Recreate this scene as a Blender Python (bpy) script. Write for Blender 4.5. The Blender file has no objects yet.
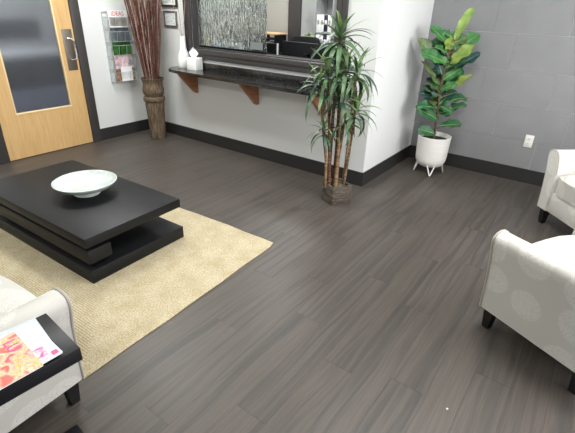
import bpy, bmesh, math, random
from mathutils import Vector, Matrix, Euler

scene = bpy.context.scene
C = scene.collection
random.seed(11)

# ------------------------------------------------------------------ camera, world, light, exposure
YAW, PITCH, ROLL = math.radians(125.482), math.radians(26.814), math.radians(1.876)
FPX = 420.5
CAM = Vector((4.664, -3.412, 1.523))
fw = Vector((math.cos(PITCH)*math.cos(YAW), math.cos(PITCH)*math.sin(YAW), -math.sin(PITCH)))
rt0 = fw.cross(Vector((0, 0, 1))).normalized(); up0 = rt0.cross(fw)
rt = math.cos(ROLL)*rt0 + math.sin(ROLL)*up0
up = -math.sin(ROLL)*rt0 + math.cos(ROLL)*up0
cam = bpy.data.objects.new('camera', bpy.data.cameras.new('camera'))
cam.data.sensor_width = 36; cam.data.lens = FPX*36/575; cam.data.clip_start = .02
M = Matrix((rt, up, -fw)).transposed().to_4x4(); M.translation = CAM
cam.matrix_world = M
C.objects.link(cam); scene.camera = cam

w = bpy.data.worlds.new('world'); scene.world = w; w.use_nodes = True
w.node_tree.nodes['Background'].inputs[0].default_value = (.75, .85, 1, 1)
w.node_tree.nodes['Background'].inputs[1].default_value = .6

scene.view_settings.view_transform = 'Standard'; scene.view_settings.look = 'None'
scene.view_settings.gamma = 1; scene.view_settings.use_curve_mapping = False
scene.view_settings.exposure = 0.0

CEIL = 2.75
XR, YF = 7.0, -6.0             # far right wall and the wall behind the camera
L, D = 3.08, 1.162             # outer corner of the counter wall, depth of the alcove

def area(name, loc, rot, sx, sy, power, col=(1, 1, 1)):
    d = bpy.data.lights.new(name, 'AREA'); d.shape = 'RECTANGLE'; d.size = sx; d.size_y = sy
    d.energy = power; d.color = col
    o = bpy.data.objects.new(name, d); C.objects.link(o); o.location = loc; o.rotation_euler = rot
    return o
# daylight through the storefront window in the right wall (window_2)
area('daylight_window', (XR+.10, -.9, 1.45), (0, math.radians(90), 0), 1.9, 2.6, 170, (.98, .97, 1))
# recessed ceiling panels: waiting room, then reception office
PANELS = [(1.2, -1.15), (4.2, -1.15), (1.2, -4.2), (4.2, -4.2), (6.2, -1.15)]
PPOW = [52, 52, 26, 22, 30]
for (x, y), pw in zip(PANELS, PPOW):
    area('ceiling_panel_light', (x, y, CEIL-.03), (0, 0, 0), 1.15, .55, pw, (.98, 1, .985))
area('office_panel_light', (1.6, 1.2, CEIL-.03), (0, 0, 0), 1.15, .55, 60, (.99, 1, 1))
area('corridor_fill_light', (-1.0, -1.3, CEIL-.03), (0, 0, 0), .55, 1.15, 50, (.9, .94, 1))  # added lamp without fixture, brightens the bands behind the frosted panel

# ------------------------------------------------------------------ materials
def lin(c):
    return tuple(((v/255)/12.92 if v <= 10 else (((v/255)+.055)/1.055)**2.4) for v in c)+(1,)
def mat(name, rgb=None, rough=.5, metal=0, spec=.5, **kw):
    m = bpy.data.materials.new(name); m.use_nodes = True
    b = m.node_tree.nodes['Principled BSDF']
    if rgb is not None: b.inputs['Base Color'].default_value = lin(rgb)
    b.inputs['Roughness'].default_value = rough; b.inputs['Metallic'].default_value = metal
    b.inputs['Specular IOR Level'].default_value = spec
    for k, v in kw.items(): b.inputs[k.replace('_', ' ')].default_value = v
    return m
class N:
    """tiny node helper"""
    def __init__(s, m): s.t = m.node_tree; s.b = s.t.nodes['Principled BSDF']
    def n(s, typ, **kw):
        nd = s.t.nodes.new(typ)
        for k, v in kw.items():
            if k in nd.inputs: nd.inputs[k].default_value = v
            else: setattr(nd, k, v)
        return nd
    def l(s, a, b): s.t.links.new(a, b)
    def coord(s, scale=(1, 1, 1), rnd=0, out='Object'):
        tc = s.n('ShaderNodeTexCoord'); mp = s.n('ShaderNodeMapping'); mp.inputs['Scale'].default_value = scale
        src = tc.outputs[out]
        if rnd:
            oi = s.n('ShaderNodeObjectInfo'); vm = s.n('ShaderNodeVectorMath', operation='SCALE')
            vm.inputs[0].default_value = (1.0, .37, .61)
            mu = s.n('ShaderNodeMath', operation='MULTIPLY'); mu.inputs[1].default_value = rnd
            s.l(oi.outputs['Random'], mu.inputs[0]); s.l(mu.outputs[0], vm.inputs['Scale'])
            ad = s.n('ShaderNodeVectorMath', operation='ADD'); s.l(src, ad.inputs[0]); s.l(vm.outputs[0], ad.inputs[1]); src = ad.outputs[0]
        s.l(src, mp.inputs['Vector']); return mp.outputs[0]
    def noise(s, co, scale, detail=3, rough=.5, dist=0):
        nd = s.n('ShaderNodeTexNoise'); nd.inputs['Scale'].default_value = scale; nd.inputs['Detail'].default_value = detail
        nd.inputs['Roughness'].default_value = rough; nd.inputs['Distortion'].default_value = dist
        s.l(co, nd.inputs['Vector']); return nd.outputs['Fac']
    def ramp(s, f, stops):
        r = s.n('ShaderNodeValToRGB'); e = r.color_ramp.elements
        while len(e) < len(stops): e.new(.5)
        for i, (p_, c_) in enumerate(stops): e[i].position = p_; e[i].color = lin(c_)
        s.l(f, r.inputs[0]); return r.outputs[0]
    def mix(s, f, a, b, mode='MIX'):
        m = s.n('ShaderNodeMix', data_type='RGBA', blend_type=mode)
        for k, v in ((0, f), (6, a), (7, b)):
            if hasattr(v, 'links'): s.l(v, m.inputs[k])
            else: m.inputs[k].default_value = v
        return m.outputs[2]
    def bump(s, h, st=.3, dist=.01):
        b = s.n('ShaderNodeBump'); b.inputs['Strength'].default_value = st; b.inputs['Distance'].default_value = dist
        s.l(h, b.inputs['Height']); s.l(b.outputs[0], s.b.inputs['Normal'])
    def color(s, c): s.l(c, s.b.inputs['Base Color'])

def m_paint(name, rgb, rough=.55):
    m = mat(name, rgb, rough, spec=.3); q = N(m); co = q.coord()
    q.bump(q.noise(co, 140, 2), .05, .004); return m
WHITE = m_paint('white_wall_paint', (218, 219, 217))
CEILP = m_paint('ceiling_paint', (232, 232, 230), .8)
DARKPAINT = m_paint('charcoal_frame_paint', (66, 63, 62), .4)
BASE = mat('black_rubber_baseboard', (44, 43, 42), .4, spec=.5)
GROUT = m_paint('light_grout', (186, 186, 188), .8)
OFFGREY = m_paint('office_grey_paint', (176, 174, 168))

def m_plank():
    m = mat('dark_vinyl_plank', None, .42, spec=.4); q = N(m)
    # broad wavy cathedral figure, then fine pores, both running along the plank
    wob = q.noise(q.coord((3, .9, 1), rnd=53), 1.5, 2)
    sp = q.n('ShaderNodeVectorMath', operation='MULTIPLY_ADD'); sp.inputs[1].default_value = (1, 1, 1)
    cb = q.n('ShaderNodeCombineXYZ'); mm = q.n('ShaderNodeMath', operation='MULTIPLY'); mm.inputs[1].default_value = 2.2
    q.l(wob, mm.inputs[0]); q.l(mm.outputs[0], cb.inputs[0])
    q.l(q.coord((24, .7, 1), rnd=37), sp.inputs[0]); q.l(cb.outputs[0], sp.inputs[2])
    f1 = q.noise(sp.outputs[0], 1.15, 3, .5, .5)
    c1 = q.ramp(f1, [(.26, (68, 65, 61)), (.44, (79, 74, 70)), (.56, (91, 84, 78)), (.70, (83, 77, 72)), (.82, (75, 70, 65))])
    f2 = q.noise(q.coord((85, 1.8, 1), rnd=19), 2.0, 4, .65, .4)
    g = q.ramp(f2, [(.3, (190, 188, 186)), (.64, (255, 255, 255))])
    c2 = q.mix(.55, c1, g, 'MULTIPLY')
    oi = q.n('ShaderNodeObjectInfo')
    tint = q.ramp(oi.outputs['Random'], [(0, (245, 243, 242)), (.5, (250, 248, 246)), (1, (255, 254, 253))])
    q.color(q.mix(1.0, c2, tint, 'MULTIPLY'))
    rr = q.n('ShaderNodeMapRange'); rr.inputs[3].default_value = .36; rr.inputs[4].default_value = .5
    q.l(f2, rr.inputs[0]); q.l(rr.outputs[0], q.b.inputs['Roughness'])
    q.bump(f2, .1, .003); return m
PLANK = m_plank()
SUB = mat('plank_joint', (60, 57, 54), .8)

def m_tile():
    m = mat('grey_wall_tile', None, .5, spec=.4); q = N(m); co = q.coord(rnd=11)
    q.color(q.ramp(q.noise(co, 5, 3), [(.3, (133, 133, 134)), (.7, (139, 139, 140))]))
    q.bump(q.noise(co, 260, 2), .06, .003); return m
TILE = m_tile()

def m_wood(name, a, b, c, scale=(1, 14, 1), rough=.4, axis_scale=3):
    m = mat(name, None, rough, spec=.4); q = N(m); co = q.coord(scale, rnd=5)
    f = q.noise(co, axis_scale, 4, .55, .6)
    q.color(q.ramp(f, [(.3, a), (.5, b), (.72, c)])); return m
MAPLE = m_wood('maple_door_veneer', (196, 158, 104), (204, 167, 114), (212, 176, 124), (1, 13, 1.2), .35)
BRACKETW = m_wood('red_brown_bracket_wood', (150, 98, 66), (168, 112, 78), (182, 126, 90), (12, 2, 12), .4)
PINKW = m_wood('weathered_vase_wood', (52, 42, 34), (98, 82, 64), (136, 118, 96), (30, 30, 2.6), .75)
BARNW = m_wood('weathered_box_wood', (50, 45, 40), (84, 76, 66), (120, 110, 98), (6, 6, 40), .8, 2)
TANW = m_wood('tan_wood', (196, 152, 104), (214, 174, 126), (226, 190, 146), (3, 14, 1), .5)

def m_black(name, rgb, rough):
    m = mat(name, None, rough, spec=.32); q = N(m); co = q.coord((1.2, 24, 24))
    f = q.noise(co, 3, 3); a = rgb; b = tuple(min(255, v+5) for v in rgb)
    q.color(q.ramp(f, [(.3, a), (.7, b)])); return m
TBLACK = m_black('black_brown_table_laminate', (15, 16, 18), .48)
TDARK = mat('black_spacer', (14, 14, 15), .7)
ETBLACK = m_black('black_side_table_laminate', (17, 17, 21), .4)
LEGBLACK = mat('black_wood_leg', (18, 17, 18), .45)

def m_granite():
    m = mat('dark_granite', None, .14, spec=.6); q = N(m); co = q.coord()
    v = q.n('ShaderNodeTexVoronoi'); v.inputs['Scale'].default_value = 130; q.l(co, v.inputs['Vector'])
    a = q.ramp(v.outputs['Color'], [(.25, (22, 22, 22)), (.6, (40, 39, 39)), (.9, (84, 82, 79))])
    b = q.ramp(q.noise(co, 24, 4), [(.35, (120, 118, 116)), (.65, (255, 255, 255))])
    q.color(q.mix(.8, a, b, 'MULTIPLY')); return m
GRANITE = m_granite()

def m_fabric():
    m = mat('cream_dotted_fabric', None, .9, spec=.15); q = N(m); co = q.coord()
    v = q.n('ShaderNodeTexVoronoi'); v.inputs['Scale'].default_value = 4.4; v.inputs['Randomness'].default_value = .55
    q.l(co, v.inputs['Vector'])
    nz = q.noise(co, 170, 2, .6)
    disc = q.ramp(v.outputs['Distance'], [(.43, (255, 255, 255)), (.46, (0, 0, 0))])
    st = q.ramp(nz, [(.40, (0, 0, 0)), (.52, (255, 255, 255))])
    msk = q.mix(1.0, disc, st, 'MULTIPLY')
    mm = q.mix(msk, lin((198, 195, 188)), lin((213, 210, 203)))
    q.color(mm)
    q.bump(q.noise(q.coord((1, 1, 1)), 420, 2), .25, .002); return m
FABRIC = m_fabric()
PIPE = mat('fabric_piping', (176, 171, 162), .85, spec=.15)

def m_rug():
    m = mat('braided_jute', None, .95, spec=.1); q = N(m)
    tc = q.n('ShaderNodeTexCoord'); sp = q.n('ShaderNodeSeparateXYZ'); q.l(tc.outputs['Object'], sp.inputs[0])
    def math_(op, a, b=None):
        n_ = q.n('ShaderNodeMath', operation=op)
        for i, v in enumerate((a, b)):
            if v is None: continue
            if hasattr(v, 'links'): q.l(v, n_.inputs[i])
            else: n_.inputs[i].default_value = v
        return n_.outputs[0]
    ax = math_('SUBTRACT', 1.215, math_('ABSOLUTE', sp.outputs[0])); ay = math_('SUBTRACT', .75, math_('ABSOLUTE', sp.outputs[1]))
    d = math_('MINIMUM', ax, ay)
    ring = math_('SINE', math_('MULTIPLY', d, 2*math.pi/.013))
    co = q.coord()
    wv = q.noise(co, 115, 3, .7)
    bnd = q.noise(q.coord((3, 3, 1)), 3, 3)
    c = q.ramp(wv, [(.28, (166, 154, 127)), (.5, (196, 184, 156)), (.7, (220, 210, 186))])
    rg = q.ramp(math_('ADD', math_('MULTIPLY', ring, .5), .5), [(0, (232, 229, 221)), (.6, (255, 255, 255))])
    bb = q.ramp(bnd, [(.3, (236, 232, 222)), (.7, (255, 255, 255))])
    q.color(q.mix(1, q.mix(.8, c, rg, 'MULTIPLY'), bb, 'MULTIPLY'))
    q.bump(math_('ADD', math_('MULTIPLY', ring, .25), wv), .6, .006); return m
RUG = m_rug()
RUGEDGE = mat('dark_rug_backing', (60, 52, 40), .95)

def m_ceramic():
    m = mat('white_bowl_glaze', None, .18, spec=.55); q = N(m); co = q.coord()
    v = q.n('ShaderNodeTexVoronoi'); v.inputs['Scale'].default_value = 22; v.feature = 'SMOOTH_F1'; q.l(co, v.inputs['Vector'])
    q.color(q.ramp(v.outputs['Distance'], [(.1, (212, 218, 214)), (.6, (192, 200, 196))]))
    q.bump(v.outputs['Distance'], .35, .006); return m
BOWL = m_ceramic()
WHITEGLOSS = mat('white_gloss', (238, 238, 234), .25)
WHITEMATT = mat('white_matt', (236, 236, 232), .6)
def m_pot():
    m = mat('white_matt_planter', None, .6, spec=.3); q = N(m)
    tc = q.n('ShaderNodeTexCoord'); sp = q.n('ShaderNodeSeparateXYZ'); q.l(tc.outputs['Object'], sp.inputs[0])
    q.color(q.ramp(q.noise(q.coord((2, 2, 60)), 3, 3), [(.3, (228, 226, 220)), (.7, (240, 238, 232))]))
    q.bump(q.noise(q.coord((3, 3, 90)), 2, 2), .25, .004); return m
POT = m_pot()
SOIL = m_wood('dark_soil', (28, 24, 20), (44, 38, 32), (60, 52, 44), (30, 30, 30), .95)
MOSS = m_wood('grey_brown_moss', (60, 56, 44), (92, 86, 70), (120, 112, 94), (60, 60, 60), .95)
PAPER = mat('white_paper', (240, 240, 240), .6)
CHROME = mat('brushed_chrome', (205, 205, 205), .25, metal=1)
BRONZE = mat('dark_bronze_plate', (122, 114, 105), .42, metal=.6)
SILVERWIRE = mat('silver_wire', (196, 204, 204), .4, metal=.55)
BLACKP = mat('black_plastic', (8, 9, 13), .5, spec=.2)
SCREEN = mat('black_screen', (8, 10, 18), .18)
BLACKFAB = m_wood('black_office_fabric', (14, 15, 18), (20, 21, 24), (28, 29, 32), (40, 40, 40), .9)
GREYP = mat('grey_plastic', (150, 152, 154), .5)
NAVY = mat('navy_binder', (30, 36, 58), .5)
FRAMEB = mat('black_picture_frame', (38, 36, 36), .4)
FRAMEG = mat('pewter_picture_frame', (92, 86, 82), .4)
OUTLETM = mat('white_outlet_plastic', (232, 230, 224), .35)
SLOT = mat('outlet_slot', (70, 66, 62), .6)

def m_doc(name, base, ink, scale):
    m = mat(name, None, .6, spec=.2); q = N(m); co = q.coord(scale)
    q.color(q.ramp(q.noise(co, 9, 2), [(.5, base), (.62, ink)])); return m
DOC = m_doc('printed_certificate', (226, 230, 230), (176, 186, 190), (3, 1, 16))
TXTPAGE = m_doc('printed_page', (236, 236, 236), (206, 206, 208), (4, 4, 16))

def m_cover(name, stops, scale=7, rough=.28):
    m = mat(name, None, rough, spec=.5); q = N(m); co = q.coord((1, 1, 1))
    f = q.noise(co, scale, 2, .5, .8)
    q.color(q.ramp(f, stops)); return m
COVER_FOOD = m_cover('food_magazine_cover', [(.30, (222, 84, 92)), (.40, (232, 124, 112)), (.46, (232, 176, 150)), (.51, (240, 214, 190)), (.55, (228, 158, 108)), (.585, (220, 206, 128)), (.62, (236, 190, 172)), (.72, (222, 96, 112))], 24)
COVER_PINK = m_cover('white_pink_cover', [(.35, (242, 244, 246)), (.46, (244, 240, 242)), (.54, (240, 176, 196)), (.66, (232, 96, 150))], 40)
COVER_GREY = m_cover('pale_grey_cover', [(.3, (196, 204, 206)), (.7, (214, 220, 220))], 6)

def m_leaf(name, a, b, rough=.38):
    m = mat(name, None, rough, spec=.4); q = N(m)
    f = q.noise(q.coord((1, 1, 1), rnd=9), 14, 3)
    c = q.ramp(f, [(.3, a), (.7, b)])
    q.color(c)
    q.bump(q.noise(q.coord((1, 1, 1), rnd=9), 38, 3, .6), .55, .012)
    return m
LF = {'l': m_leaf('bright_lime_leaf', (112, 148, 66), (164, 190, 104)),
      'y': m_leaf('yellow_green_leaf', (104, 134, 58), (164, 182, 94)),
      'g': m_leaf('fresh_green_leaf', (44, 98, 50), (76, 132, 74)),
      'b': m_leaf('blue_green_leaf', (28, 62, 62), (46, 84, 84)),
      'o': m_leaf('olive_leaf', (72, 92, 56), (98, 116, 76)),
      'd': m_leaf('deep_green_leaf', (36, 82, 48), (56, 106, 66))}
DR = [m_leaf('dracaena_leaf_mid', (56, 84, 54), (98, 124, 88)), m_leaf('dracaena_leaf_dark', (38, 62, 48), (64, 94, 72)),
      m_leaf('dracaena_leaf_light', (96, 132, 70), (150, 176, 110))]
RIB = mat('pale_leaf_rib', (150, 170, 96), .5)
STEMW = m_wood('brown_plant_stem', (66, 50, 36), (88, 70, 50), (110, 90, 66), (30, 30, 4), .8)
def m_cane(name, a, b, c):
    m = mat(name, None, .7, spec=.25); q = N(m)
    w_ = q.noise(q.coord((4, 4, 55), rnd=13), 1.5, 3)
    q.color(q.ramp(w_, [(.32, a), (.5, b), (.66, c)])); q.bump(w_, .5, .006); return m
CANE = [m_cane('reddish_cane', (62, 42, 34), (104, 72, 56), (136, 104, 82)), m_cane('pale_cane', (96, 76, 58), (140, 112, 84), (170, 144, 112)),
        m_cane('dark_cane', (60, 48, 38), (98, 80, 62), (140, 118, 92))]
TWIG = [m_cane('red_brown_twig', (74, 44, 38), (104, 66, 56), (132, 94, 80)), m_cane('dark_twig', (56, 36, 32), (82, 54, 46), (104, 74, 62)),
        m_cane('pale_twig', (132, 106, 94), (160, 136, 122), (186, 166, 152))]

def m_rain():
    m = mat('rain_glass', (214, 222, 220), .06, spec=.4); q = N(m)
    q.b.inputs['Transmission Weight'].default_value = 1; q.b.inputs['IOR'].default_value = 1.45
    f = q.noise(q.coord((62, 62, 12)), 1, 1, .5, .3)
    q.bump(f, 1.0, .02); return m
RAIN = m_rain()
FROST = mat('frosted_door_glass', (198, 204, 214), .18, spec=.4); FROST.node_tree.nodes['Principled BSDF'].inputs['Transmission Weight'].default_value = .95
def m_pane():
    m = bpy.data.materials.new('clear_pane'); m.use_nodes = True; t = m.node_tree
    for n_ in list(t.nodes):
        if n_.type != 'OUTPUT_MATERIAL': t.nodes.remove(n_)
    a = t.nodes.new('ShaderNodeBsdfTransparent'); g = t.nodes.new('ShaderNodeBsdfGlossy'); g.inputs['Roughness'].default_value = .02
    mx = t.nodes.new('ShaderNodeMixShader'); mx.inputs[0].default_value = .06
    t.links.new(a.outputs[0], mx.inputs[1]); t.links.new(g.outputs[0], mx.inputs[2])
    t.links.new(mx.outputs[0], t.nodes['Material Output'].inputs[0]); return m
PANE = m_pane()
LAMP = bpy.data.materials.new('lit_diffuser'); LAMP.use_nodes = True
LAMP.node_tree.nodes['Principled BSDF'].inputs['Emission Color'].default_value = (.98, 1, .985, 1)
LAMP.node_tree.nodes['Principled BSDF'].inputs['Emission Strength'].default_value = 4

# ------------------------------------------------------------------ geometry helpers
def box(bm, x0, x1, y0, y1, z0, z1, bev=0, seg=2):
    t = bmesh.new()
    vs = [t.verts.new((x, y, z)) for z in (z0, z1) for y in (y0, y1) for x in (x0, x1)]
    for f in ((0, 2, 3, 1), (4, 5, 7, 6), (0, 1, 5, 4), (2, 6, 7, 3), (0, 4, 6, 2), (1, 3, 7, 5)): t.faces.new([vs[i] for i in f])
    if bev: bmesh.ops.bevel(t, geom=t.edges[:], offset=bev, segments=seg, profile=.5, affect='EDGES')
    me = bpy.data.meshes.new('t'); t.to_mesh(me); t.free(); bm.from_mesh(me); bpy.data.meshes.remove(me)
def lathe(bm, prof, n=32, c=(0, 0), sx=1, sy=1):
    rings = []
    for r, z in prof:
        if r < 1e-5: rings.append([bm.verts.new((c[0], c[1], z))])
        else: rings.append([bm.verts.new((c[0]+sx*r*math.cos(2*math.pi*i/n), c[1]+sy*r*math.sin(2*math.pi*i/n), z)) for i in range(n)])
    for a, b in zip(rings, rings[1:]):
        for i in range(n):
            j = (i+1) % n
            if len(a) == 1 and len(b) == 1: continue
            if len(a) == 1: bm.faces.new((a[0], b[j], b[i]))
            elif len(b) == 1: bm.faces.new((a[i], a[j], b[0]))
            else: bm.faces.new((a[i], a[j], b[j], b[i]))
def tube(bm, pts, r, n=8, closed=False):
    pts = [Vector(p_) for p_ in pts]; k = len(pts); rings = []
    rr = r if isinstance(r, (list, tuple)) else [r]*k
    prev = None
    for i, p_ in enumerate(pts):
        a = pts[(i-1) % k] if (i > 0 or closed) else p_; b = pts[(i+1) % k] if (i < k-1 or closed) else p_
        t = (b-a).normalized()
        if prev is None:
            ref = Vector((0, 0, 1)) if abs(t.z) < .9 else Vector((1, 0, 0)); u = t.cross(ref).normalized()
        else: u = (prev - t*prev.dot(t)).normalized()
        prev = u; v = t.cross(u)
        rings.append([bm.verts.new(p_+rr[i]*(math.cos(2*math.pi*j/n)*u+math.sin(2*math.pi*j/n)*v)) for j in range(n)])
    pairs = list(zip(rings, rings[1:])) + ([(rings[-1], rings[0])] if closed else [])
    for a, b in pairs:
        for j in range(n): bm.faces.new((a[j], a[(j+1) % n], b[(j+1) % n], b[j]))
    if not closed: bm.faces.new(rings[0][::-1]); bm.faces.new(rings[-1])
def prism(bm, poly, axis, a, b):
    """poly of 2-D points extruded along axis from a to b"""
    def P(u, v, t): return {0: (t, u, v), 1: (u, t, v), 2: (u, v, t)}[axis]
    A = [bm.verts.new(P(u, v, a)) for u, v in poly]; B = [bm.verts.new(P(u, v, b)) for u, v in poly]
    bm.faces.new(A); bm.faces.new(B[::-1])
    for i in range(len(poly)):
        j = (i+1) % len(poly); bm.faces.new((A[i], B[i], B[j], A[j]))
def loft(bm, rings):
    V = [[bm.verts.new(p_) for p_ in r] for r in rings]
    for a, b in zip(V, V[1:]):
        n = len(a)
        for j in range(n): bm.faces.new((a[j], a[(j+1) % n], b[(j+1) % n], b[j]))
    bm.faces.new(V[0][::-1]); bm.faces.new(V[-1])
def mesh(bm, name, m, smooth=False):
    bmesh.ops.recalc_face_normals(bm, faces=bm.faces[:])
    me = bpy.data.meshes.new(name); bm.to_mesh(me); bm.free(); me.materials.append(m)
    if smooth:
        for p_ in me.polygons: p_.use_smooth = True
        try: me.set_sharp_from_angle(angle=math.radians(42))
        except Exception: pass
    return me
def link(name, data, parent=None, loc=None, rot=None, scale=None):
    o = bpy.data.objects.new(name, data); C.objects.link(o)
    if parent is not None: o.parent = parent
    if loc is not None: o.location = loc
    if rot is not None: o.rotation_euler = rot
    if scale is not None: o.scale = scale
    return o
def obj(name, fn, m, parent=None, smooth=False, **kw):
    bm = bmesh.new(); fn(bm); return link(name, mesh(bm, name, m, smooth), parent, **kw)
def bobj(name, dims, m, parent=None, bev=0, **kw):
    return obj(name, lambda b: box(b, *dims, bev), m, parent, smooth=bool(bev), **kw)
def tag(o, label, cat, group=None):
    o['label'] = label; o['category'] = cat
    if group: o['group'] = group
    return o
def thing(name, label, cat, loc=(0, 0, 0), rotz=0, group=None):
    o = link(name, None, None, loc, (0, 0, rotz)); return tag(o, label, cat, group)
def struct(o): o['kind'] = 'structure'; return o
def copy_tree(o, parent=None):
    c = o.copy(); C.objects.link(c); c.parent = parent
    for ch in list(o.children): copy_tree(ch, c)
    return c
def text(name, s, size, m, parent, loc, rot, ext=.0006):
    cu = bpy.data.curves.new(name, 'FONT'); cu.body = s; cu.size = size; cu.extrude = ext; cu.align_x = 'CENTER'; cu.align_y = 'CENTER'
    t = bpy.data.objects.new(name, cu); C.objects.link(t); bpy.context.view_layer.update()
    me = bpy.data.meshes.new_from_object(t.evaluated_get(bpy.context.evaluated_depsgraph_get()))
    bpy.data.objects.remove(t); me.materials.clear(); me.materials.append(m)
    return link(name, me, parent, loc, rot)
PI = math.pi

# ------------------------------------------------------------------ floor of planks
floor = struct(bobj('floor', (0, XR, YF, D+.1, -.06, -.0035), SUB))
PW, PL = .152, 1.22
pm = {}
def plank_mesh(wd, ln):
    k = (round(wd, 3), round(ln, 3))
    if k not in pm:
        b = bmesh.new(); box(b, 0, wd-.0005, 0, ln-.0008, -.0035, 0)
        pm[k] = mesh(b, 'plank', PLANK)
    return pm[k]
col, x = 0, 0.0
offs = [.31, .86, .07, .58, 1.06, .42, .75, .18, .95]
while x < XR-.01:
    wd = min(PW, XR-x); y = YF - offs[col % 9]
    while y < D+.1:
        y0, y1 = max(y, YF), min(y+PL, D+.1 if x > L-.1 else .08)
        if y1-y0 > .02: link('plank', plank_mesh(wd, y1-y0), floor, (x, y0, 0))
        y += PL
    x += PW; col += 1

# ------------------------------------------------------------------ walls
WT = .12
DY0, DY1, DH = -1.772, -.858, 2.1        # door leaf in the left wall
def left_wall(b):
    box(b, -WT, 0, YF, DY0-.1, 0, CEIL); box(b, -WT, 0, DY1+.1, WT, 0, CEIL); box(b, -WT, 0, DY0-.1, DY1+.1, DH+.1, CEIL)
struct(obj('wall_left', left_wall, WHITE))
OX0, OX1, OZ0, OZ1 = .88, 2.68, 1.055, 2.05      # reception window opening
def back_wall(b):
    box(b, 0, OX0, 0, WT, 0, CEIL); box(b, OX1, L, 0, WT, 0, CEIL)
    box(b, OX0, OX1, 0, WT, 0, OZ0); box(b, OX0, OX1, 0, WT, OZ1, CEIL)
struct(obj('wall_back', back_wall, WHITE))
struct(bobj('wall_return', (L-WT, L, WT, D+.1, 0, CEIL), WHITE))
wt = struct(bobj('wall_tiled', (L, XR, D+.004, D+.12, 0, CEIL), GROUT))
tm = {}
def tile_mesh(wd, h):
    k = (round(wd, 3), round(h, 3))
    if k not in tm:
        b = bmesh.new(); box(b, 0, wd-.004, -.004, 0, 0, h-.004)
        tm[k] = mesh(b, 'tile', TILE)
    return tm[k]
zz, row = .1, 0
TZ = [.1, .41, .72, 1.03, 1.345, 1.655, 1.965, 2.275, 2.585, CEIL]
for r_ in range(len(TZ)-1):
    x = 3.692-.607*2 if r_ % 2 == 0 else 3.895-.607*2
    while x < XR:
        a, b_ = max(x, L), min(x+.607, XR)
        if b_-a > .02: link('tile', tile_mesh(b_-a, TZ[r_+1]-TZ[r_]), wt, (a, D+.004, TZ[r_]))
        x += .607
WY0, WY1, WZ0, WZ1 = -2.2, .4, .5, 2.4    # storefront window in the right wall
def right_wall(b):
    box(b, XR, XR+WT, YF, WY0, 0, CEIL); box(b, XR, XR+WT, WY1, D+.12, 0, CEIL)
    box(b, XR, XR+WT, WY0, WY1, 0, WZ0); box(b, XR, XR+WT, WY0, WY1, WZ1, CEIL)
struct(obj('wall_right', right_wall, WHITE))
struct(bobj('wall_front', (-WT, XR+WT, YF-WT, YF, 0, CEIL), WHITE))
struct(bobj('ceiling', (-2.0, XR+WT, YF-WT, 3.6, CEIL, CEIL+.08), CEILP))
w2 = struct(obj('window_2', lambda b: [box(b, XR+.02, XR+.07, WY0+i*1.3-.03, WY0+i*1.3+.03, WZ0, WZ1) for i in (1,)]
    + [box(b, XR+.02, XR+.07, WY0, WY1, z-.03, z+.03) for z in (WZ0+.03, WZ1-.03)] + [box(b, XR+.02, XR+.07, y-.03, y+.03, WZ0, WZ1) for y in (WY0+.03, WY1-.03)], DARKPAINT))
for i in range(2): bobj('pane', (XR+.04, XR+.046, WY0+i*1.3+.04, WY0+i*1.3+1.26, WZ0+.06, WZ1-.06), PANE, w2)
# baseboards
HB, TB = .137, .008
def base_left(b): box(b, 0, TB, DY1+.103, 0, 0, HB); box(b, 0, TB, YF, DY0-.103, 0, HB)
struct(obj('baseboard_left', base_left, BASE))
struct(bobj('baseboard_back', (TB, L+TB, -TB, 0, 0, HB), BASE))
struct(bobj('baseboard_return', (L, L+TB, 0, D-TB, 0, HB), BASE))
struct(bobj('baseboard_tiled', (L, XR-TB, D-TB, D, 0, HB), BASE))
struct(bobj('baseboard_right', (XR-TB, XR, YF, D, 0, HB), BASE))

# ------------------------------------------------------------------ sliding door with frosted panel
tr = struct(obj('trim_1', lambda b: [box(b, -WT, .018, DY1+.003, DY1+.103, 0, DH+.1, .003), box(b, -WT, .018, DY0-.103, DY0-.003, 0, DH+.1, .003),
        box(b, -WT, .018, DY0-.003, DY1+.003, DH+.003, DH+.1, .003)], DARKPAINT, smooth=True))
GY0, GY1, GZ0, GZ1 = -1.612, -1.025, .447, 1.95
def door_leaf(b):
    box(b, -.04, .0, DY0, GY0, .008, DH); box(b, -.04, .0, GY1, DY1, .008, DH)
    box(b, -.04, .0, GY0, GY1, .008, GZ0); box(b, -.04, .0, GY0, GY1, GZ1, DH)
door = struct(obj('door_1', door_leaf, MAPLE))
bobj('glass_panel', (-.024, -.016, GY0, GY1, GZ0, GZ1), FROST, door)
LIGHTM = m_wood('pale_maple_bead', (228, 200, 150), (236, 210, 164), (240, 216, 174), (6, 6, 6), .35)
for d_ in ((-.03, .004, GY0, GY1, GZ0, GZ0+.014), (-.03, .004, GY0, GY1, GZ1-.014, GZ1), (-.03, .004, GY0, GY0+.014, GZ0+.014, GZ1-.014), (-.03, .004, GY1-.014, GY1, GZ0+.014, GZ1-.014)):
    bobj('glazing_bead', d_, LIGHTM, door, .002)
hp = bobj('handle_plate', (.0, .005, -.985, -.88, .818, 1.222), BRONZE, door, .002)
hp['label'] = 'tall bronze push plate'
o = obj('pull_handle', lambda b: tube(b, [(.004, -.962, 1.125), (.045, -.958, 1.135), (.06, -.925, 1.135), (.062, -.902, 1.11), (.062, -.898, .965), (.06, -.912, .935), (.045, -.94, .925), (.004, -.948, .932)], .008, 10), CHROME, hp, smooth=True)
for z in (.35, 1.0, 1.8): obj('hinge', lambda b: tube(b, [(.006, DY0-.002, z-.05), (.006, DY0-.002, z+.05)], .006, 8), BRONZE, door, smooth=True)
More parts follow.
